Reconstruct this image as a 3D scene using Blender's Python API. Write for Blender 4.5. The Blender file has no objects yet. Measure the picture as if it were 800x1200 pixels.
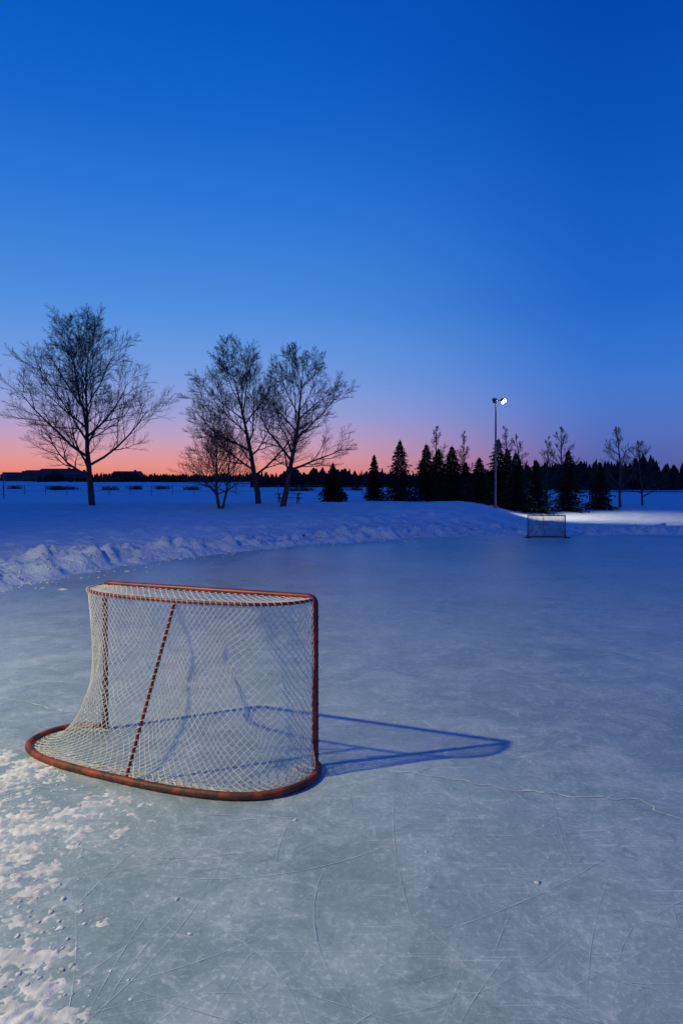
import bpy, math, random
import numpy as np
from mathutils import Vector, noise, Matrix
R=math.radians
random.seed(7)
sc=bpy.context.scene
sc.view_settings.view_transform='Standard'
sc.view_settings.look='None'
sc.view_settings.exposure=0
def lin(c):
    return tuple(((v/255)/12.92 if v/255<=.04045 else ((v/255+.055)/1.055)**2.4) for v in c)+(1,)
H0=582.; CAMZ=1.94; F=800.
# ---------------------------------------------------------------- materials
def mat(name):
    m=bpy.data.materials.new(name); m.use_nodes=True
    nt=m.node_tree; b=nt.nodes['Principled BSDF']
    return m,nt,b
def N(nt,t,**k):
    n=nt.nodes.new(t)
    for a,v in k.items(): setattr(n,a,v)
    return n
def noisecol(name,c1,c2,scale,rough=.8,bump=0,bscale=None,lo=.35,hi=.65,metal=0,spec=None,brough=.6):
    m,nt,b=mat(name); L=nt.links
    tc=N(nt,'ShaderNodeTexCoord')
    n=N(nt,'ShaderNodeTexNoise'); n.inputs['Scale'].default_value=scale; n.inputs['Detail'].default_value=4
    L.new(tc.outputs['Object'],n.inputs['Vector'])
    r=N(nt,'ShaderNodeValToRGB'); r.color_ramp.elements[0].position=lo; r.color_ramp.elements[1].position=hi
    r.color_ramp.elements[0].color=c1+(1,); r.color_ramp.elements[1].color=c2+(1,)
    L.new(n.outputs['Fac'],r.inputs['Fac']); L.new(r.outputs['Color'],b.inputs['Base Color'])
    b.inputs['Roughness'].default_value=rough; b.inputs['Metallic'].default_value=metal
    if spec is not None: b.inputs['Specular IOR Level'].default_value=spec
    if bump:
        n2=N(nt,'ShaderNodeTexNoise'); n2.inputs['Scale'].default_value=bscale or scale*3; n2.inputs['Detail'].default_value=6; n2.inputs['Roughness'].default_value=brough
        L.new(tc.outputs['Object'],n2.inputs['Vector'])
        bp=N(nt,'ShaderNodeBump'); bp.inputs['Strength'].default_value=1; bp.inputs['Distance'].default_value=bump
        L.new(n2.outputs['Fac'],bp.inputs['Height']); L.new(bp.outputs['Normal'],b.inputs['Normal'])
    return m
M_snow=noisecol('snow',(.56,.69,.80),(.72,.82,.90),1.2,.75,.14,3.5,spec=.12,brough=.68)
M_crumb=noisecol('snow_crumb',(.50,.53,.54),(.82,.83,.82),14,.85,.004,90,spec=.15)
M_red=noisecol('red_pipe_paint',(.10,.009,.009),(.27,.02,.016),9,.45,.0006,80)
M_rust=noisecol('rusty_red_pipe',(.07,.025,.012),(.32,.045,.018),11,.6,.0020,50,lo=.42,hi=.6)
M_cord=noisecol('net_cord',(.60,.59,.53),(.80,.79,.72),15,.8)
M_dark=noisecol('dark_net_cord',(.03,.04,.06),(.06,.07,.10),15,.8)
M_lace=noisecol('lace_cord',(.50,.42,.31),(.68,.60,.47),15,.8)
M_bark=noisecol('bark',(.035,.024,.018),(.09,.06,.045),6,.9)
M_spruce=noisecol('spruce_needles',(.008,.018,.014),(.020,.034,.028),2.5,.9,spec=.1)
M_far=noisecol('distant_trees',(.012,.012,.014),(.04,.03,.03),.4,.95,spec=.05)
M_pole=noisecol('galvanised_steel',(.12,.12,.13),(.22,.22,.23),5,.5,metal=.6)
M_wood=noisecol('weathered_wood',(.05,.035,.025),(.12,.085,.06),8,.85)
M_wall=noisecol('house_wall',(.05,.045,.045),(.09,.08,.08),.5,.9)
M_roof=noisecol('house_roof',(.02,.02,.024),(.05,.05,.055),.5,.9)
M_win=noisecol('window_glass',(.02,.025,.03),(.04,.04,.05),1,.1)
# ice
def make_ice():
    m,nt,b=mat('ice'); L=nt.links
    tc=N(nt,'ShaderNodeTexCoord')
    def nz(sc_,det=6,rough=.55,dist=0,vec=None):
        n=N(nt,'ShaderNodeTexNoise'); n.inputs['Scale'].default_value=sc_; n.inputs['Detail'].default_value=det
        n.inputs['Roughness'].default_value=rough; n.inputs['Distortion'].default_value=dist
        L.new(vec or tc.outputs['Object'],n.inputs['Vector']); return n.outputs['Fac']
    def mr(v,a,b_,c,d):
        n=N(nt,'ShaderNodeMapRange'); n.inputs[1].default_value=a; n.inputs[2].default_value=b_; n.inputs[3].default_value=c; n.inputs[4].default_value=d
        L.new(v,n.inputs[0]); return n.outputs[0]
    def mth(op,a,b_):
        n=N(nt,'ShaderNodeMath',operation=op); L.new(a,n.inputs[0]); L.new(b_,n.inputs[1]); return n.outputs[0]
    def mixc(f,a,b_):
        n=N(nt,'ShaderNodeMix',data_type='RGBA'); L.new(f,n.inputs[0])
        for s,v in ((6,a),(7,b_)):
            if isinstance(v,tuple): n.inputs[s].default_value=v
            else: L.new(v,n.inputs[s])
        return n.outputs[2]
    big=nz(.3,3); mid=nz(1.6,8,.72,.8); fine=nz(30,5,.78)
    mid2=nz(5.5,7,.76,1.2)
    c=mixc(mr(big,.35,.65,0,1),(.23,.33,.34,1),(.34,.45,.47,1))
    c=mixc(mr(mid,.46,.70,0,.75),c,(.50,.60,.62,1))
    c=mixc(mr(mid2,.53,.67,0,.6),c,(.62,.70,.72,1))
    c=mixc(mth('MULTIPLY',mr(fine,.52,.68,0,.9),mr(mid,.4,.6,.25,1)),c,(.74,.79,.80,1))
    outs=[]
    gate=mr(big,.42,.58,.15,.85)
    for ang,scy,th in ((25,46,.65),(-38,60,.66),(78,44,.66),(-68,70,.66)):
        mp=N(nt,'ShaderNodeMapping'); mp.inputs['Rotation'].default_value=(0,0,R(ang)); mp.inputs['Scale'].default_value=(1.6,scy,1); mp.inputs['Location'].default_value=(ang*.3,0,0)
        L.new(tc.outputs['Object'],mp.inputs['Vector'])
        o=nz(1,3,.6,.5,mp.outputs['Vector']); outs.append(mr(o,th,th+.05,0,.8))
    a=outs[0]
    for o in outs[1:]: a=mth('MAXIMUM',a,o)
    a=mth('MULTIPLY',a,gate)
    c=mixc(a,c,(.74,.79,.80,1))
    c=mixc(mr(mid2,.45,.30,0,.6),c,(.15,.215,.225,1))
    L.new(c,b.inputs['Base Color'])
    L.new(mr(mid,.3,.7,.22,.46),b.inputs['Roughness'])
    b.inputs['IOR'].default_value=1.40
    bp=N(nt,'ShaderNodeBump'); bp.inputs['Distance'].default_value=.010; bp.inputs['Strength'].default_value=.8
    ad=N(nt,'ShaderNodeMath',operation='MULTIPLY_ADD'); L.new(fine,ad.inputs[0]); ad.inputs[1].default_value=.35; L.new(mid,ad.inputs[2])
    ad2=N(nt,'ShaderNodeMath',operation='MULTIPLY_ADD'); L.new(a,ad2.inputs[0]); ad2.inputs[1].default_value=.15; L.new(ad.outputs[0],ad2.inputs[2])
    L.new(ad2.outputs[0],bp.inputs['Height']); L.new(bp.outputs['Normal'],b.inputs['Normal'])
    return m
M_ice=make_ice()
def emis(name,col,s):
    m,nt,b=mat(name); b.inputs['Emission Color'].default_value=col+(1,); b.inputs['Emission Strength'].default_value=s
    b.inputs['Base Color'].default_value=(.8,.8,.8,1); return m
M_bulb=emis('lit_lamp_glass',(1,.9,.66),60)
# ---------------------------------------------------------------- helpers
def link(o,parent=None):
    sc.collection.objects.link(o)
    if parent: o.parent=parent
    return o
def empty(name,loc=(0,0,0),rz=0,s=1):
    e=bpy.data.objects.new(name,None); e.location=loc; e.rotation_euler=(0,0,rz); e.scale=(s,s,s); return link(e)
def meshobj(name,v,f,m,parent=None,smooth=False):
    me=bpy.data.meshes.new(name); me.from_pydata([tuple(a) for a in v],[],f); me.materials.append(m); me.update()
    if smooth: me.polygons.foreach_set('use_smooth',[True]*len(me.polygons))
    return link(bpy.data.objects.new(name,me),parent)
def curveobj(name,polys,m,bevel=1.,radii=None,parent=None,res=0,cyc=False):
    cu=bpy.data.curves.new(name,'CURVE'); cu.dimensions='3D'; cu.bevel_depth=bevel; cu.bevel_resolution=res; cu.use_fill_caps=True
    for i,p in enumerate(polys):
        s=cu.splines.new('POLY'); s.points.add(len(p)-1)
        co=np.ones((len(p),4)); co[:,:3]=np.array([tuple(q) for q in p])
        s.points.foreach_set('co',co.ravel())
        if radii: s.points.foreach_set('radius',radii[i])
        s.use_cyclic_u=cyc; s.use_smooth=True
    cu.materials.append(m)
    return link(bpy.data.objects.new(name,cu),parent)
class MB:
    def __init__(s): s.v=[]; s.f=[]
    def box(s,c,d,rot=None):
        b=len(s.v); x,y,z=[q/2 for q in d]
        for p in [(-x,-y,-z),(x,-y,-z),(x,y,-z),(-x,y,-z),(-x,-y,z),(x,-y,z),(x,y,z),(-x,y,z)]:
            q=Vector(p)
            if rot: q=rot@q
            s.v.append(q+Vector(c))
        for f in [(0,3,2,1),(4,5,6,7),(0,1,5,4),(1,2,6,5),(2,3,7,6),(3,0,4,7)]: s.f.append([b+i for i in f])
    def cyl(s,a,b_,r1,r2,n=10):
        a=Vector(a);b_=Vector(b_); d=(b_-a).normalized(); t=d.orthogonal().normalized(); w=d.cross(t); k=len(s.v)
        for p,r in ((a,r1),(b_,r2)):
            for i in range(n):
                an=i*2*math.pi/n; s.v.append(p+(t*math.cos(an)+w*math.sin(an))*r)
        for i in range(n): j=(i+1)%n; s.f.append([k+i,k+j,k+n+j,k+n+i])
        s.f.append([k+i for i in range(n)][::-1]); s.f.append([k+n+i for i in range(n)])
    def obj(s,name,m,parent=None): return meshobj(name,s.v,s.f,m,parent)
# ---------------------------------------------------------------- terrain
POLY=np.array([(-8.6,-14),(-8.3,0),(-7.9,6),(-7.0,13),(-6.0,18.2),(-4.3,22.5),(-1.8,26),(1.2,29.2),(5.0,32.6),(9.5,34.4),(15,33.8),(22,30),(27,22),(29,8),(29,-14)],float)
def sdist(X,Y):
    X=np.asarray(X,float);Y=np.asarray(Y,float)
    best=np.full(X.shape,1e9); inside=np.zeros(X.shape,bool); n=len(POLY)
    for i in range(n):
        a=POLY[i]; b=POLY[(i+1)%n]; e=b-a
        t=np.clip(((X-a[0])*e[0]+(Y-a[1])*e[1])/(e@e),0,1)
        best=np.minimum(best,np.hypot(X-a[0]-t*e[0],Y-a[1]-t*e[1]))
        c=((a[1]>Y)!=(b[1]>Y)); 
        xi=a[0]+(Y-a[1])/(e[1] if e[1] else 1e-9)*e[0]
        inside^=(c&(X<xi))
    return np.where(inside,-best,best)
def sst(a,b,x): 
    t=np.clip((x-a)/(b-a),0,1); return t*t*(3-2*t)
LY=[-50,0,20,32,45,60,100,180,300,700]; LZ=[.3,.33,.36,.70,1.42,1.5,2.5,4.8,9.2,12]
RY=[-50,0,30,45,60,72,100,180,300,700]; RZ=[.3,.3,.22,.1,.1,.95,1.9,3.6,6.5,9]
def nzv(x,y,s,o=4,z=0.): return noise.fractal(Vector((x*s,y*s,z)),1.0,2.0,o)
def height(X,Y,fine=True):
    X=np.atleast_1d(np.asarray(X,float)).ravel();Y=np.atleast_1d(np.asarray(Y,float)).ravel()
    d=sdist(X,Y)
    n1=np.array([nzv(x,y,.5,3) for x,y in zip(X,Y)])
    near=np.abs(d)<14
    n2=np.zeros(len(X)); n3=np.zeros(len(X)); n4=np.zeros(len(X))
    for i in np.nonzero(near)[0]:
        n2[i]=nzv(X[i],Y[i],1.1,5,5.); n3[i]=nzv(X[i],Y[i],2.6,4,9.)
        n4[i]=nzv(X[i],Y[i],.22,2,3.)
    d=d+n2*.25+n1*.45
    az=X/np.maximum(np.abs(Y),5)
    w=sst(.16,.30,az)
    g=np.interp(Y,LY,LZ)*(1-w)+np.interp(Y,RY,RZ)*w
    g=g+n1*.08*sst(10,40,Y)
    base=g*sst(.5,7,d)
    A=(.17+.28*np.clip(n4+.25,-.35,1))*(1-.3*sst(16,28,Y))
    bw=np.exp(-((d-1.5)/1.05)**2)
    berm=A*bw*(1+.7*n2)+.28*np.maximum(n3+.05,0)*bw
    berm+=.06*np.exp(-((d-.5)/.6)**2)*(n3*1.3+n2*.6+.15)
    lump=np.maximum(n2*.16+n3*.12,0)*np.exp(-((d-3.5)/3.5)**2)
    e=sst(-.1,.9,d)
    return -.05*(1-e)+e*(.03+base+np.maximum(berm,0)+lump)
def ground(x,y): return float(height([x],[y])[0])
def axis(a,b,fa,fb,st):
    l=list(np.arange(fa,fb+1e-6,st)); s=st; x=fb
    while x<b: s*=1.13; x+=s; l.append(x)
    s=st; x=fa
    while x>a: s*=1.13; x-=s; l.insert(0,x)
    return np.array(l)
gx=axis(-900,900,-13,20,.11); gy=axis(-120,1500,9,40,.12)
XX,YY=np.meshgrid(gx,gy); hh=height(XX,YY); nx=len(gx); ny=len(gy)
me=bpy.data.meshes.new('snowy_ground')
V=np.stack([XX.ravel(),YY.ravel(),hh],1)
idx=np.arange(nx*ny).reshape(ny,nx)
Q=np.stack([idx[:-1,:-1],idx[:-1,1:],idx[1:,1:],idx[1:,:-1]],-1).reshape(-1,4)
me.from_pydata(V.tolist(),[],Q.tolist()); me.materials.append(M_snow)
me.polygons.foreach_set('use_smooth',[True]*len(me.polygons))
link(bpy.data.objects.new('snowy_ground',me))
meshobj('ice_rink',[(-11.5,-16,0),(31,-16,0),(31,37,0),(-11.5,37,0)],[(0,1,2,3)],M_ice)
# ---------------------------------------------------------------- snow patch near camera
def patch():
    st=.0105; xs=np.arange(-3.6,-.3,st); ys=np.arange(1.8,5.6,st*1.2); v=[];
    for y in ys:
        for x in xs:
            e=(-.78-.46*(y-2.9)-x)
            e2=(-.75-.1*(y-4)-x) if 3.5<y<4.7 else -1
            a=nzv(x,y,1.8,3,1.); b=nzv(x,y,9,4,4.); c=nzv(x,y,32,3,2.)
            m_=max(0,min(1,(e+a*.35)/.75+.05))
            m2=max(0,min(1,e2/.7))*.55*max(0,min(1,(y-3.5)/.25))*max(0,min(1,(4.7-y)/.3))
            edge=max(0,min(1,(x+3.6)/.3))*max(0,min(1,(5.6-y)/.6))*max(0,min(1,(-.3-x)/.3))
            k=max(m_,m2)*edge
            h=-.0085+k*.0105+ (b*.6+.25*a)*.018*(.3+k)+c*.010*(.25+k)
            v.append((x,y,max(-.01,min(h,.03))))
    n=len(xs); f=[(j*n+i,j*n+i+1,(j+1)*n+i+1,(j+1)*n+i) for j in range(len(ys)-1) for i in range(n-1) if max(v[j*n+i][2],v[j*n+i+1][2],v[(j+1)*n+i+1][2],v[(j+1)*n+i][2])>-.001]
    meshobj('loose_snow',v,f,M_crumb,smooth=True)
patch()
def chunks():
    import bmesh
    bm=bmesh.new(); bmesh.ops.create_icosphere(bm,subdivisions=2,radius=1); base=[v.co.copy() for v in bm.verts]; bf=[[v.index for v in f.verts] for f in bm.faces]; bm.free()
    V=[];Fc=[]
    def add(x,y,r,z=0):
        k=len(V); o=Vector((random.random()*50,random.random()*50,0)); rz=random.random()*6.28
        sx,sy,sz=random.uniform(.7,1.4),random.uniform(.55,1.1),random.uniform(.35,.65)
        for p in base:
            q=p*(1+.55*noise.noise(p*1.3+o)+.3*noise.noise(p*3.5+o))
            q=Vector((q.x*sx,q.y*sy,q.z*sz))*r; 
            V.append((x+q.x*math.cos(rz)-q.y*math.sin(rz),y+q.x*math.sin(rz)+q.y*math.cos(rz),z+q.z))
        for f in bf: Fc.append([k+i for i in f])
    for i in range(1500):
        y=random.uniform(2.1,5.0); x=-1.15-.44*(y-2.9)-abs(random.gauss(0,.6))+random.gauss(0,.12)
        add(x,y,random.choice([.0025,.003,.004,.005,.008])*random.uniform(.7,1.4))
    for (a,b) in [(205,1060),(75,1108),(45,1100),(30,1075),(220,1102),(345,965),(500,1003),(60,1125),(95,1090),(20,1140),(70,1060),(55,1075),(15,1105),(85,1120),(632,1040),(40,1088),(66,1095),(80,1140)]:
        d=b-H0; add((a-400)*CAMZ/d,CAMZ*F/d,random.uniform(.009,.018))
    for i in range(190):
        y=random.uniform(2.4,20)**1; x=random.uniform(-.55,.55)*y
        add(x,y,random.choice([.002,.003,.004,.006])*random.uniform(.6,1.3))
    for i in range(1100): # by the bank
        t=random.random(); k=random.randint(2,9); a=POLY[k];b=POLY[k+1]; p=a+(b-a)*t
        c=np.array([3,15.]); dd=(c-p)/np.linalg.norm(c-p); p=p+dd*(abs(random.gauss(0,.8))-1.1)
        add(p[0],p[1],random.choice([.015,.025,.035,.05])*random.uniform(.5,1.3),max(0,ground(p[0],p[1])))
    meshobj('snow_chunks',V,Fc,M_crumb,smooth=True)
chunks()
def marks():
    V=[];Fc=[]
    def strip(pts,w):
        k=len(V); n=len(pts)
        for i,p in enumerate(pts):
            a=pts[max(0,i-1)]; b=pts[min(n-1,i+1)]; dx,dy=b[0]-a[0],b[1]-a[1]; l=math.hypot(dx,dy) or 1
            ww=w*(.3+1.0*random.random())*math.sin(math.pi*(i+.4)/(n-.2))**.4
            V.append((p[0]-dy/l*ww,p[1]+dx/l*ww,.004)); V.append((p[0]+dy/l*ww,p[1]-dx/l*ww,.004))
        for i in range(n-1): Fc.append([k+2*i,k+2*i+1,k+2*i+3,k+2*i+2])
    def g(a,b): d=b-H0; return ((a-400)*CAMZ/d,CAMZ*F/d)
    for path,w in ([(435,903),(520,915),(600,928),(680,937),(752,941),(770,955),(830,972)],.0085),([(0,818),(60,832),(110,842)],.008),([(655,1120),(700,1150),(820,1190)],.0015),([(690,1060),(760,1085),(850,1105)],.0015),([(0,935),(40,925),(80,930)],.003),([(480,915),(560,880),(700,868)],.0025):
        P=[g(*q) for q in path]; out=[]
        for i in range(len(P)-1):
            for t in np.linspace(0,1,16)[:-1]:
                x=P[i][0]*(1-t)+P[i+1][0]*t; y=P[i][1]*(1-t)+P[i+1][1]*t
                out.append((x+noise.noise(Vector((x*7,y*7,0)))*.05,y+noise.noise(Vector((x*7,y*7,7)))*.05))
        strip(out,w)
    for i in range(620):
        y=2.3+20*random.random()**1.5; x=random.uniform(-.5,.55)*y; an=random.uniform(0,6.28); r=random.uniform(.8,6)*random.choice([-1,1]); L=random.uniform(.15,1.6); out=[]
        for s in np.linspace(0,L,14):
            out.append((x,y)); an+=L/13/r; x+=math.cos(an)*L/13; y+=math.sin(an)*L/13
        strip(out,random.uniform(.0004,.0015))
    m=noisecol('scratched_ice',(.48,.55,.57),(.80,.84,.85),12,.6)
    meshobj('skate_marks',V,Fc,m)
marks()
# ---------------------------------------------------------------- hockey goal
W=1.944; HT=1.22
BASE=[(0,0),(-.06,.07),(-.10,.22),(-.09,.38),(-.02,.53),(.12,.66),(.38,.755),(.8,.80),(1.38,.79),(1.75,.755),(2.02,.68),(2.19,.56),(2.25,.4),(2.23,.22),(2.12,.07),(1.944,0)]
TOP=[(0,0),(.01,.14),(.09,.29),(.27,.40),(.6,.465),(1.0,.48),(1.4,.455),(1.7,.38),(1.87,.26),(1.94,.12),(1.944,0)]
def smooth(P,n=120):
    P=[Vector(p) for p in P]; out=[]
    for i in range(len(P)-1):
        p0=P[max(i-1,0)];p1=P[i];p2=P[i+1];p3=P[min(i+2,len(P)-1)]
        for t in np.linspace(0,1,14)[:-1]:
            out.append(.5*((2*p1)+(p2-p0)*t+(2*p0-5*p1+4*p2-p3)*t*t+(3*p1-p0-3*p2+p3)*t**3))
    out.append(P[-1])
    a=np.array([tuple(o) for o in out]); s=np.r_[0,np.cumsum(np.hypot(*(np.diff(a,axis=0).T)))]; s/=s[-1]
    q=np.linspace(0,1,n); return np.stack([np.interp(q,s,a[:,0]),np.interp(q,s,a[:,1])],1)
TS=smooth(TOP); BS=smooth(BASE); QS=np.linspace(0,1,120)
def ev(A,s): return np.array([np.interp(s,QS,A[:,0]),np.interp(s,QS,A[:,1])])
_b=[(0,1),(-.02,.45),(.12,.02),(1,.012)]
tt=np.linspace(0,1,200); bx=sum(c*np.array(p)[0] for c,p in zip([(1-tt)**3,3*(1-tt)**2*tt,3*(1-tt)*tt**2,tt**3],_b)); bz=sum(c*np.array(p)[1] for c,p in zip([(1-tt)**3,3*(1-tt)**2*tt,3*(1-tt)*tt**2,tt**3],_b))
sl=np.r_[0,np.cumsum(np.hypot(np.diff(bx)*.45,np.diff(bz)*1.22))]; sl/=sl[-1]
def netpt(s,t):
    w=np.interp(t,sl,bx); z=np.interp(t,sl,bz)
    T=ev(TS,s);B=ev(BS,s); p=T*(1-w)+B*w
    k=math.sin(math.pi*min(max(s,0),1))**.5*math.sin(math.pi*t)
    nn=nzv(s*5,t*2.2,1,3,2.)
    cx=np.array([.97,.2])-p; cx/=np.linalg.norm(cx)
    fold=math.sin((s*1.0+t*.22)*46)*.5+.5
    fold=fold**2*math.exp(-((s-.22+t*.06)/.13)**2)
    p=p+cx*(.05+.10*nn+.10*fold)*k
    return (p[0]+.03*nn*k,p[1],max(.012,HT*z+.035*nzv(s*9,t*5,1,2,8.)*k))
def helix(pts,r,pitch):
    pts=[Vector(p) for p in pts]; out=[]; ph=0
    for i in range(len(pts)-1):
        a,b=pts[i],pts[i+1]; d=b-a; L=d.length
        if L<1e-6: continue
        dn=d.normalized(); t=dn.cross(Vector((.31,.2,.93)));
        if t.length<.2: t=dn.cross(Vector((1,0,0)))
        t.normalize(); w=dn.cross(t); n=max(1,int(L/(pitch/8)))
        for j in range(n):
            q=a+d*(j/n); an=ph+j/n*L/pitch*2*math.pi; out.append(q+(t*math.cos(an)+w*math.sin(an))*r)
        ph+=L/pitch*2*math.pi
    return out
def goal(loc,rz,s=1,cord=.0027,mc=None):
    root=empty('hockey_goal',loc,rz,s)
    pr=.024
    c=.05; fr=[(0,0,.0)]+[(0,0,HT-c)]+[(c-c*math.cos(a),0,HT-c+c*math.sin(a)) for a in np.linspace(0,math.pi/2,6)[1:]]
    fr+= [(W-x,y,z) for x,y,z in reversed(fr)]
    curveobj('posts_and_crossbar',[fr],M_red,pr,parent=root,res=4)
    curveobj('base_frame',[[(p[0],p[1],.026+.004*noise.noise(Vector((p[0]*3,p[1]*3,0)))) for p in BS]],M_rust,.026,parent=root,res=4)
    curveobj('top_shelf_bar',[[(p[0],p[1],HT-.012) for p in TS[1:-1]]],M_red,.012,parent=root,res=3)
    c0=(.86,.478,HT-.01); c1=(1.03,.80,.03)
    curveobj('back_brace',[[c0,c1]],M_red,.011,parent=root,res=3)
    if s==1:
        lac=[helix([c0,c1],.0145,.045),helix([(p[0],p[1],HT-.015) for p in TS[2:-2]],.015,.045),
         helix([(W,.012,HT-.05),(W,.012,.06)],.027,.042)]
        curveobj('lacing',lac,M_lace,.0036,parent=root,res=1)
    ties=[]
    for q in np.arange(.08,1.15,.09): 
        ties.append([(-.0+.0275*math.cos(a),.0275*math.sin(a),q+.006*a/3) for a in np.linspace(0,6.28,9)])
    curveobj('net_ties',ties,M_red,.0025,parent=root)
    Nn,Mm=58,24; lines=[]
    for i in range(-Mm,Nn+Mm+1):
        for sg in (1,-1):
            l=[]
            for j2 in range(0,2*Mm+1):
                j=j2/2; s_=(i+sg*j)/Nn
                if -.0001<=s_<=1.0001: l.append(netpt(s_,j/Mm))
                elif l: break
            if len(l)>1: lines.append(l)
    Nt,Mt=38,8
    def tp(s_,t):
        T=ev(TS,s_); C=np.array([np.interp(s_,[0,.08,.92,1],[0,.05,W-.05,W]),0.]); p=C*(1-t)+T*t
        return (p[0],p[1],HT-.005-.035*math.sin(math.pi*t)*math.sin(math.pi*s_))
    for i in range(-Mt,Nt+Mt+1):
        for sg in (1,-1):
            l=[]
            for j2 in range(0,2*Mt+1):
                j=j2/2; s_=(i+sg*j)/Nt
                if -.0001<=s_<=1.0001: l.append(tp(s_,j/Mt))
                elif l: break
            if len(l)>1: lines.append(l)
    for k in range(9):
        l=[]
        for s_ in np.linspace(.02,.98,160):
            B=ev(BS,s_); c_=np.array([.97,.25]); d=(c_-B); d/=np.linalg.norm(d)
            q=B+d*(.02+.02*k+.035*noise.noise(Vector((s_*45,k*3.,0)))); l.append((q[0],q[1],.016+.010*noise.noise(Vector((s_*60,k,2.)))))
        lines.append(l)
    curveobj('netting',lines,mc or M_cord,cord,parent=root,res=0)
    return root
goal((-.189,4.88,0),math.atan2(.403,-.915))
goal((8.72,32.0,0),R(-6),.88,.0042,M_dark)
# ---------------------------------------------------------------- trees
def bare_tree(x,y,Ht,spread,seed,lean=(0,0),fork=.18,stems=1,dens=1.,r0=None,name='bare_tree',tw=.010,maxl=4,top=.70,taper=.12):
    rnd=random.Random(seed); z0=ground(x,y)-.1
    P=[];Rr=[]
    def grow(p,d,L,r,lev,upb):
        n=max(3,int(6-lev)) + (4 if lev==0 else 0); pts=[p.copy()]; rad=[r]; dirs=[d.copy()]
        q=p.copy(); dd=d.copy()
        for i in range(n):
            wob=(.05,.10,.13,.17,.22,.25)[lev]
            dd=(dd+Vector((rnd.gauss(0,wob),rnd.gauss(0,wob),rnd.gauss(0,wob*.6)+upb))).normalized()
            q=q+dd*(L/n); pts.append(q.copy()); dirs.append(dd.copy())
            f=(i+1)/n; rad.append(max(r*(1-f*.8) if lev else r*(1-f*.88),tw*.5))
        P.append(pts); Rr.append(rad)
        if lev>=maxl: return
        cnt=[rnd.randint(15,17),9,8,7,4][min(lev,4)] ; cnt=int(cnt*dens+.5)
        a0=rnd.random()*6.28
        for k in range(cnt):
            f=(fork if lev==0 else .16)+(1-(fork if lev==0 else .16))*((k+rnd.random()*.7)/cnt)**(1.0 if lev==0 else .8)
            f=min(f,.98); t=f*n; i=min(int(t),n-1); u=t-i; b=pts[i].lerp(pts[i+1],u); bd=dirs[i+1]
            az=a0+k*2.4+rnd.gauss(0,.35)
            o=bd.orthogonal().normalized(); w=bd.cross(o); side=o*math.cos(az)+w*math.sin(az)
            if lev==0:
                g=(f-fork)/(1-fork)
                ang=R(68-44*g+rnd.gauss(0,5)); Lc=spread*(1.0-taper*g-.35*g*g)*rnd.uniform(.85,1.1)
                nr=(r*(1-f*.8))*rnd.uniform(.42,.6)
            else:
                ang=R(rnd.uniform(24,46)); Lc=L*rnd.uniform(.38,.62)*(1.2-.6*f); nr=rad[i]*rnd.uniform(.42,.58)
            nd=(bd*math.cos(ang)+side*math.sin(ang)).normalized()
            if nd.z<-.05: nd.z*=.2; nd.normalize()
            grow(b,nd,Lc,max(nr,tw*.7),lev+1,.08 if lev<2 else .05)
    for s in range(stems):
        a=s*2.4+seed; off=Vector((math.cos(a),math.sin(a),0))*(.12 if stems>1 else 0)
        d=Vector((lean[0],lean[1],1))+ (off*3.2 if stems>1 else Vector((0,0,0)))
        grow(Vector((x,y,z0))+off,d.normalized(),Ht*(top if stems==1 else rnd.uniform(.65,.8)),r0 or Ht*.020,0,.03)
    mz=max(q.z for p in P for q in p)-z0; k=Ht/mz
    o=curveobj(name,[[(v-Vector((x,y,z0)))*k for v in p] for p in P],M_bark,1.,Rr,res=0); o.location=(x,y,z0)
    return len(P),k
def at(pxx,Z): return (pxx-400)/F*Z
def topz(yp,Z): return CAMZ+(H0-yp)/F*Z
def bt(pxx,Z,ytop,spread,seed,**k):
    x=at(pxx,Z); return bare_tree(x,Z,topz(ytop,Z)-ground(x,Z),spread,seed,**k)
print('tree',bt(108,44,354,5.5,11,fork=.2,top=.66,dens=1.12))
print(bt(303,46,390,4.3,5,fork=.22,lean=(-.02,0),dens=1.08))
print(bt(331,43,405,3.6,23,fork=.25,lean=(.12,0),dens=1.02))
print(bt(258,41,492,2.4,31,fork=.2,stems=3,lean=(-.10,0),dens=1.0,r0=.10,maxl=3))
for a,Z,yt,sp,sd in [(510,74,498,2.0,41),(541,76,504,1.7,42),(590,78,498,1.9,43),(612,80,506,1.9,44),(640,80,509,2.1,45),(659,76,499,2.5,46),(726,70,498,2.5,47),(752,74,514,2.8,48),(690,84,540,1.8,49)]:
    bt(a,Z,yt,sp,sd,dens=.9,maxl=3,tw=.022,fork=.12,top=.85,taper=.5)
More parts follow.
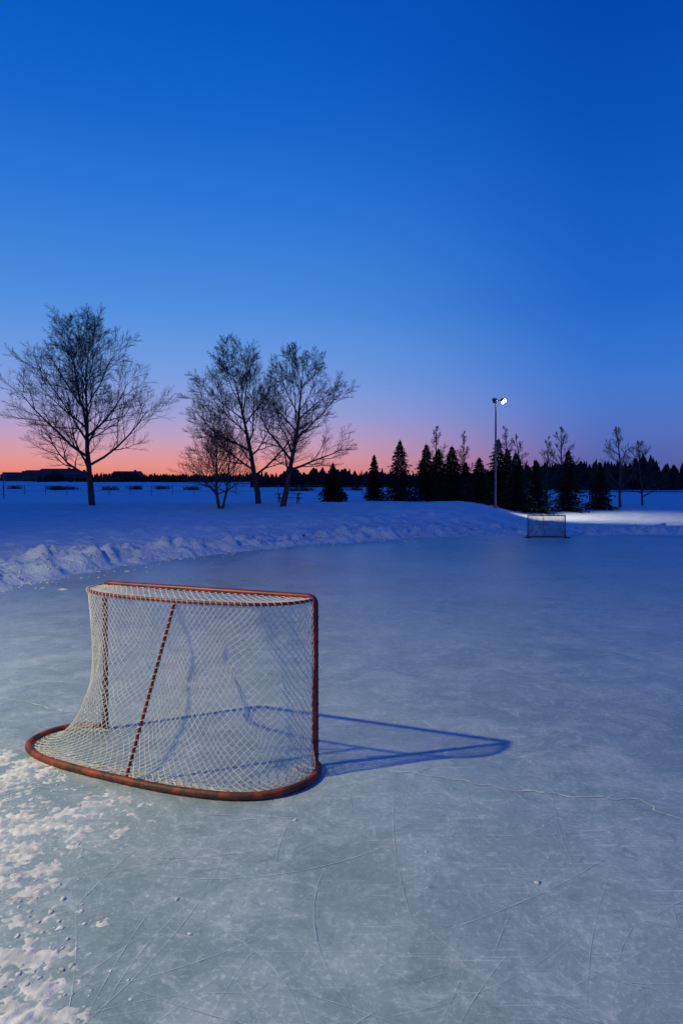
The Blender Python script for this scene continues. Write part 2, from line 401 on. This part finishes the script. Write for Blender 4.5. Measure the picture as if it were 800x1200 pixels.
def spruce(pxx,Z,ytop,wpx,seed):
    rnd=random.Random(seed); x=at(pxx,Z); z0=ground(x,Z)-.05; Ht=topz(ytop,Z)-z0; Rm=wpx/F*Z*.5*1.7
    m=MB(); m.cyl((0,0,0),(0,0,Ht*.97),Ht*.017,.012,7); v=[tuple(q) for q in m.v]; f=m.f
    nl=38
    for i in range(nl):
        h=Ht*(.03+.94*(i/nl)**.95); rr=Rm*(1-(h/Ht))**.82*rnd.uniform(.75,1.15)+.03; nb=rnd.randint(9,13)
        for k in range(nb):
            a=k*6.283/nb+rnd.random()*.6; L=rr*rnd.uniform(.6,1.15); dr=-.12*L+.05*rnd.gauss(0,1)
            tip=Vector((math.cos(a)*L,math.sin(a)*L,h+dr)); root=Vector((0,0,h+.10*L)); dv=tip-root; sd=Vector((-math.sin(a),math.cos(a),0))
            for q in range(6):
                t=.12+.8*q/5+rnd.gauss(0,.03); c=root+dv*t
                for sg in (-1,1):
                    w=sd*sg*(.05+.26*L*(1-t))+dv*.12+Vector((0,0,-.06-.14*rnd.random()))
                    b=len(v); v+= [tuple(c),tuple(c+w*rnd.uniform(.7,1.3)),tuple(c+dv*.16+Vector((0,0,.02)))]; f.append([b,b+1,b+2])
            b=len(v); v+=[tuple(root+dv*.7+sd*.05),tuple(root+dv*.7-sd*.05),tuple(tip+Vector((0,0,.08)))]; f.append([b,b+1,b+2])
    for k in range(5):
        a=k*1.256; b=len(v); h=Ht*.93
        v+=[(math.cos(a)*.10,math.sin(a)*.10,h),(math.cos(a+.8)*.10,math.sin(a+.8)*.10,h),(0,0,Ht)]; f.append([b,b+1,b+2])
    o=meshobj('spruce_tree',v,f,M_spruce); o.location=(x,Z,z0)
for i,(a,Z,yt,w) in enumerate([(390,58,542,22),(438,62,532,16),(468,60,514,28),(499,62,519,26),(513,66,524,26),(529,62,521,30),(561,64,535,24),(583,66,512,28),(604,63,529,29),(627,64,537,28),(665,66,526,27),(702,68,540,22),(545,68,540,20),(594,68,524,24)]):
    spruce(a,Z,yt,w,100+i)
def treeline():
    rnd=random.Random(3); v=[];f=[]
    for X0,X1,Z0,Z1,hm,n in [(-330,90,285,330,4.0,2600),(-110,60,240,262,4.6,1500),(40,330,190,250,10.,5200),(-20,120,150,170,5.6,1500)]:
        cl=rnd.random()*50
        for i in range(n):
            x=rnd.uniform(X0,X1); y=rnd.uniform(Z0,Z1)
            h=hm*(.55+.45*(noise.noise(Vector((x*.05+cl,0,0)))+.4)+.25*noise.noise(Vector((x*.3,cl,0))))*rnd.uniform(.5,1.1)
            if h<.6: h=.6
            z=float(np.interp(y,LY,LZ)) if X0<20 else float(np.interp(y,RY,RZ))
            z-=.6; w=h*rnd.uniform(.10,.3); b=len(v)
            prof=[(0,.5),(.25,1),(.5,.8*rnd.uniform(.7,1.3)),(.75,.5*rnd.uniform(.6,1.5)),(1,.08)]
            ang=rnd.uniform(-.5,.5); cx,sy=math.cos(ang),math.sin(ang)
            for t,k in prof:
                for sg in (-1,1):
                    q=sg*w*k*rnd.uniform(.6,1.2); v.append((x+q*cx,y+q*sy,z+h*t))
            for s in range(4): f.append([b+2*s,b+2*s+1,b+2*s+3,b+2*s+2])
    meshobj('distant_treeline',v,f,M_far)
treeline()
def bushes():
    rnd=random.Random(9); P=[];Rr=[]
    for a,Z in [(70,120),(84,122),(130,118),(160,125),(62,125),(20,130),(190,128),(225,120),(345,110),(362,112),(395,120),(418,118)]:
        x0=at(a,Z)+rnd.gauss(0,.4); z0=ground(x0,Z)
        for k in range(110):
            x=x0+rnd.gauss(0,.7); y=Z+rnd.gauss(0,.5); an=rnd.uniform(0,6.28); l=rnd.uniform(.3,.75)
            P.append([(x,y,z0-.1),(x+math.cos(an)*l*.3,y+math.sin(an)*l*.3,z0+l*.6),(x+math.cos(an)*l*.8,y+math.sin(an)*l*.8,z0+l)]); Rr.append([.04,.03,.02])
    curveobj('low_shrubs',P,M_bark,1.,Rr)
bushes()
def fence():
    m=MB(); prev=None
    for i in range(30):
        x=-52+i*2.6; y=84+.02*i; z=ground(x,y); m.cyl((x,y,z-.1),(x,y,z+1.25),.045,.045,6)
        if prev:
            for h in (.5,1.15): m.cyl((prev[0],y,prev[1]+h),(x,y,z+h),.016,.016,5)
        prev=(x,z)
    m.obj('field_fence',M_pole)
fence()
def house(pxx,Z,w,h,d=8,ridge=1.6):
    x=at(pxx,Z); z=float(np.interp(Z,LY,LZ)); r=empty('house',(x,Z,z-.3))
    m=MB(); m.box((0,0,h/2),(w,d,h)); m.obj('walls',M_wall,r)
    e=.4; v=[(-w/2-e,-d/2-e,h+.003),(w/2+e,-d/2-e,h+.003),(w/2+e,d/2+e,h+.003),(-w/2-e,d/2+e,h+.003),(-w/2-e,0,h+ridge),(w/2+e,0,h+ridge)]
    meshobj('roof',v,[(0,1,5,4),(2,3,4,5),(0,4,3),(1,2,5),(0,3,2,1)],M_roof,r)
    m=MB(); m.box((w*.3,0,h+ridge*.8),(.8,.8,1.6)); m.obj('chimney',M_wall,r)
    m=MB()
    for k in (-.32,0,.32): m.box((w*k,-d/2-.02,h*.55),(w*.12,.05,h*.3))
    m.obj('windows',M_win,r)
    m=MB(); m.box((w*.16,-d/2-.02,1.05),(1,.06,2.1)); m.obj('door',M_wood,r)
house(48,262,10,3.0); house(70,266,13,3.6); house(92,262,8,2.6); house(150,268,10,2.6); house(20,270,9,2.2)
def picnic(x,y,rz):
    r=empty('picnic_table',(x,y,ground(x,y)-.03),rz)
    m=MB()
    for k in range(5): m.box((0,-.3+.15*k,.74),(1.8,.14,.04))
    m.obj('table_top',M_wood,r)
    m=MB()
    for s in (-1,1):
        for k in (0,1): m.box((0,s*(.66+.15*k),.45),(1.8,.14,.04))
    m.obj('benches',M_wood,r)
    m=MB()
    for s in (-.65,.65):
        for q in (-1,1): m.box((s,q*.38,.36),(.05,.09,.85),Matrix.Rotation(q*.55,3,'X'))
        m.box((s+.05,0,.41),(.04,1.6,.09)); m.box((s+.05,0,.69),(.04,.72,.07))
    m.obj('legs',M_wood,r)
picnic(at(338,47),47,R(12))
# ---------------------------------------------------------------- lamp posts
def lamp(name,x,y,h,aim,power,size,col,heads=1,cone=150):
    z0=ground(x,y)-.1; r=empty(name,(x,y,z0)); h=h-z0
    m=MB(); m.cyl((0,0,0),(0,0,h+.15),.11,.065,12); m.cyl((0,0,0),(0,0,.35),.17,.16,12); m.obj('pole',M_pole,r)
    a=Vector((aim[0]-x,aim[1]-y,0)).normalized()
    m=MB(); m.cyl((0,0,h),tuple(a*.55+Vector((0,0,h))),.035,.035,8)
    s=Vector((-a.y,a.x,0)); m.cyl(tuple(-s*.45+Vector((0,0,h-.02))),tuple(s*.1+Vector((0,0,h-.02))),.035,.035,8)
    m.obj('bracket',M_pole,r)
    full=Vector((aim[0]-x,aim[1]-y,aim[2]-(z0+h))).normalized()
    c=a*.62+Vector((0,0,h-.03)); rot=full.to_track_quat('-Z','Y').to_matrix()
    def head(c,lit):
        v=[];f=[];n=16
        prof=[(.07,.22),(.12,.20),(.16,.10),(.24,-.04),(.25,-.06),(.24,-.06)]
        for rr,zz in prof:
            for i in range(n): an=i*6.283/n; v.append(rot@Vector((rr*math.cos(an),rr*math.sin(an),zz))+c)
        for k in range(len(prof)-1):
            for i in range(n): j=(i+1)%n; f.append([k*n+i,k*n+j,(k+1)*n+j,(k+1)*n+i])
        f.append(list(range(n))[::-1])
        meshobj('hood',v,f,M_pole,r)
        v=[];f=[]
        for q,(rr,zz) in enumerate([(.235,-.055),(.22,-.13),(.16,-.20),(.07,-.235)]):
            for i in range(n): v.append(rot@Vector((rr*math.cos(i*6.283/n),rr*math.sin(i*6.283/n),zz))+c)
        for k in range(3):
            for i in range(n): j=(i+1)%n; f.append([k*n+i,k*n+j,(k+1)*n+j,(k+1)*n+i])
        f.append([3*n+i for i in range(n)])
        meshobj('lens',v,f,M_bulb if lit else M_win,r)
    head(c,True)
    if heads>1: head(-s*.5+Vector((0,0,h-.03)),False)
    ld=bpy.data.lights.new('flood_light','SPOT'); ld.energy=power; ld.color=col; ld.shadow_soft_size=size; ld.spot_size=R(cone); ld.spot_blend=.6
    lo=bpy.data.objects.new('flood_light',ld); lo.location=c+full*(.26+size); lo.rotation_euler=full.to_track_quat('-Z','Y').to_euler(); link(lo,r)
    return r
lamp('street_lamp',-9.15,1.85,8.0,(-.2,8,0),4000,.12,(1,.86,.44))
Zp=60; lamp('street_lamp',at(580,Zp),Zp,topz(470,Zp),(at(735,56),55,0),6500,.2,(1,.88,.62),heads=2,cone=92)
m=MB(); xx=at(5,70); zz=ground(xx,70); m.cyl((xx,70,zz-.1),(xx,70,zz+2.6),.05,.04,8); m.box((xx,70,zz+2.62),(.2,.2,.06)); m.obj('marker_post',M_pole)
# ---------------------------------------------------------------- sky
w=bpy.data.worlds.new('World'); sc.world=w; w.use_nodes=True; nt=w.node_tree; L=nt.links
bg=nt.nodes['Background']; out=nt.nodes['World Output']
tc=N(nt,'ShaderNodeTexCoord'); nrm=N(nt,'ShaderNodeVectorMath',operation='NORMALIZE'); L.new(tc.outputs['Generated'],nrm.inputs[0])
sep=N(nt,'ShaderNodeSeparateXYZ'); L.new(nrm.outputs[0],sep.inputs[0])
def ramp(st):
    r=N(nt,'ShaderNodeValToRGB'); cr=r.color_ramp; cr.interpolation='B_SPLINE'
    while len(cr.elements)<len(st): cr.elements.new(.5)
    for e,(p,c) in zip(cr.elements,st): e.position=p; e.color=lin(c)
    L.new(sep.outputs['Z'],r.inputs['Fac']); return r.outputs['Color']
A=ramp([(0,(226,108,86)),(.03,(234,134,114)),(.052,(228,152,150)),(.08,(196,160,190)),(.115,(156,162,214)),(.17,(118,158,224)),(.26,(74,143,224)),(.43,(20,106,208)),(.59,(4,83,190)),(1,(2,72,172))])
B=ramp([(0,(78,78,134)),(.035,(84,92,158)),(.065,(86,104,178)),(.095,(80,112,192)),(.13,(70,118,203)),(.18,(54,116,207)),(.26,(30,102,200)),(.43,(8,84,186)),(.59,(1,64,164)),(1,(1,62,156))])
flat=N(nt,'ShaderNodeCombineXYZ'); L.new(sep.outputs['X'],flat.inputs[0]); L.new(sep.outputs['Y'],flat.inputs[1])
fn=N(nt,'ShaderNodeVectorMath',operation='NORMALIZE'); L.new(flat.outputs[0],fn.inputs[0])
dt=N(nt,'ShaderNodeVectorMath',operation='DOT_PRODUCT'); L.new(fn.outputs[0],dt.inputs[0]); ga=R(-23); dt.inputs[1].default_value=(math.sin(ga),math.cos(ga),0)
mr=N(nt,'ShaderNodeMapRange',interpolation_type='SMOOTHSTEP'); mr.inputs[1].default_value=.70; mr.inputs[2].default_value=.995; L.new(dt.outputs['Value'],mr.inputs[0])
mx=N(nt,'ShaderNodeMix',data_type='RGBA'); L.new(mr.outputs[0],mx.inputs[0]); L.new(B,mx.inputs[6]); L.new(A,mx.inputs[7])
L.new(mx.outputs[2],bg.inputs['Color']); bg.inputs['Strength'].default_value=1.0
sky=N(nt,'ShaderNodeTexSky'); sky.sky_type='NISHITA'; sky.sun_disc=False; sky.sun_elevation=R(-3); sky.sun_rotation=ga
bg2=N(nt,'ShaderNodeBackground'); bg2.inputs['Strength'].default_value=.003; L.new(sky.outputs[0],bg2.inputs['Color'])
ad=N(nt,'ShaderNodeAddShader'); L.new(bg.outputs[0],ad.inputs[0]); L.new(bg2.outputs[0],ad.inputs[1]); L.new(ad.outputs[0],out.inputs['Surface'])
# ---------------------------------------------------------------- camera
cd=bpy.data.cameras.new('Camera'); cam=bpy.data.objects.new('Camera',cd); link(cam)
cd.sensor_fit='VERTICAL'; cd.sensor_height=36; cd.lens=24; cd.clip_end=4000; cd.clip_start=.05
cam.location=(0,0,CAMZ); cam.rotation_euler=(R(90)-math.atan(18/800),0,0)
sc.camera=cam
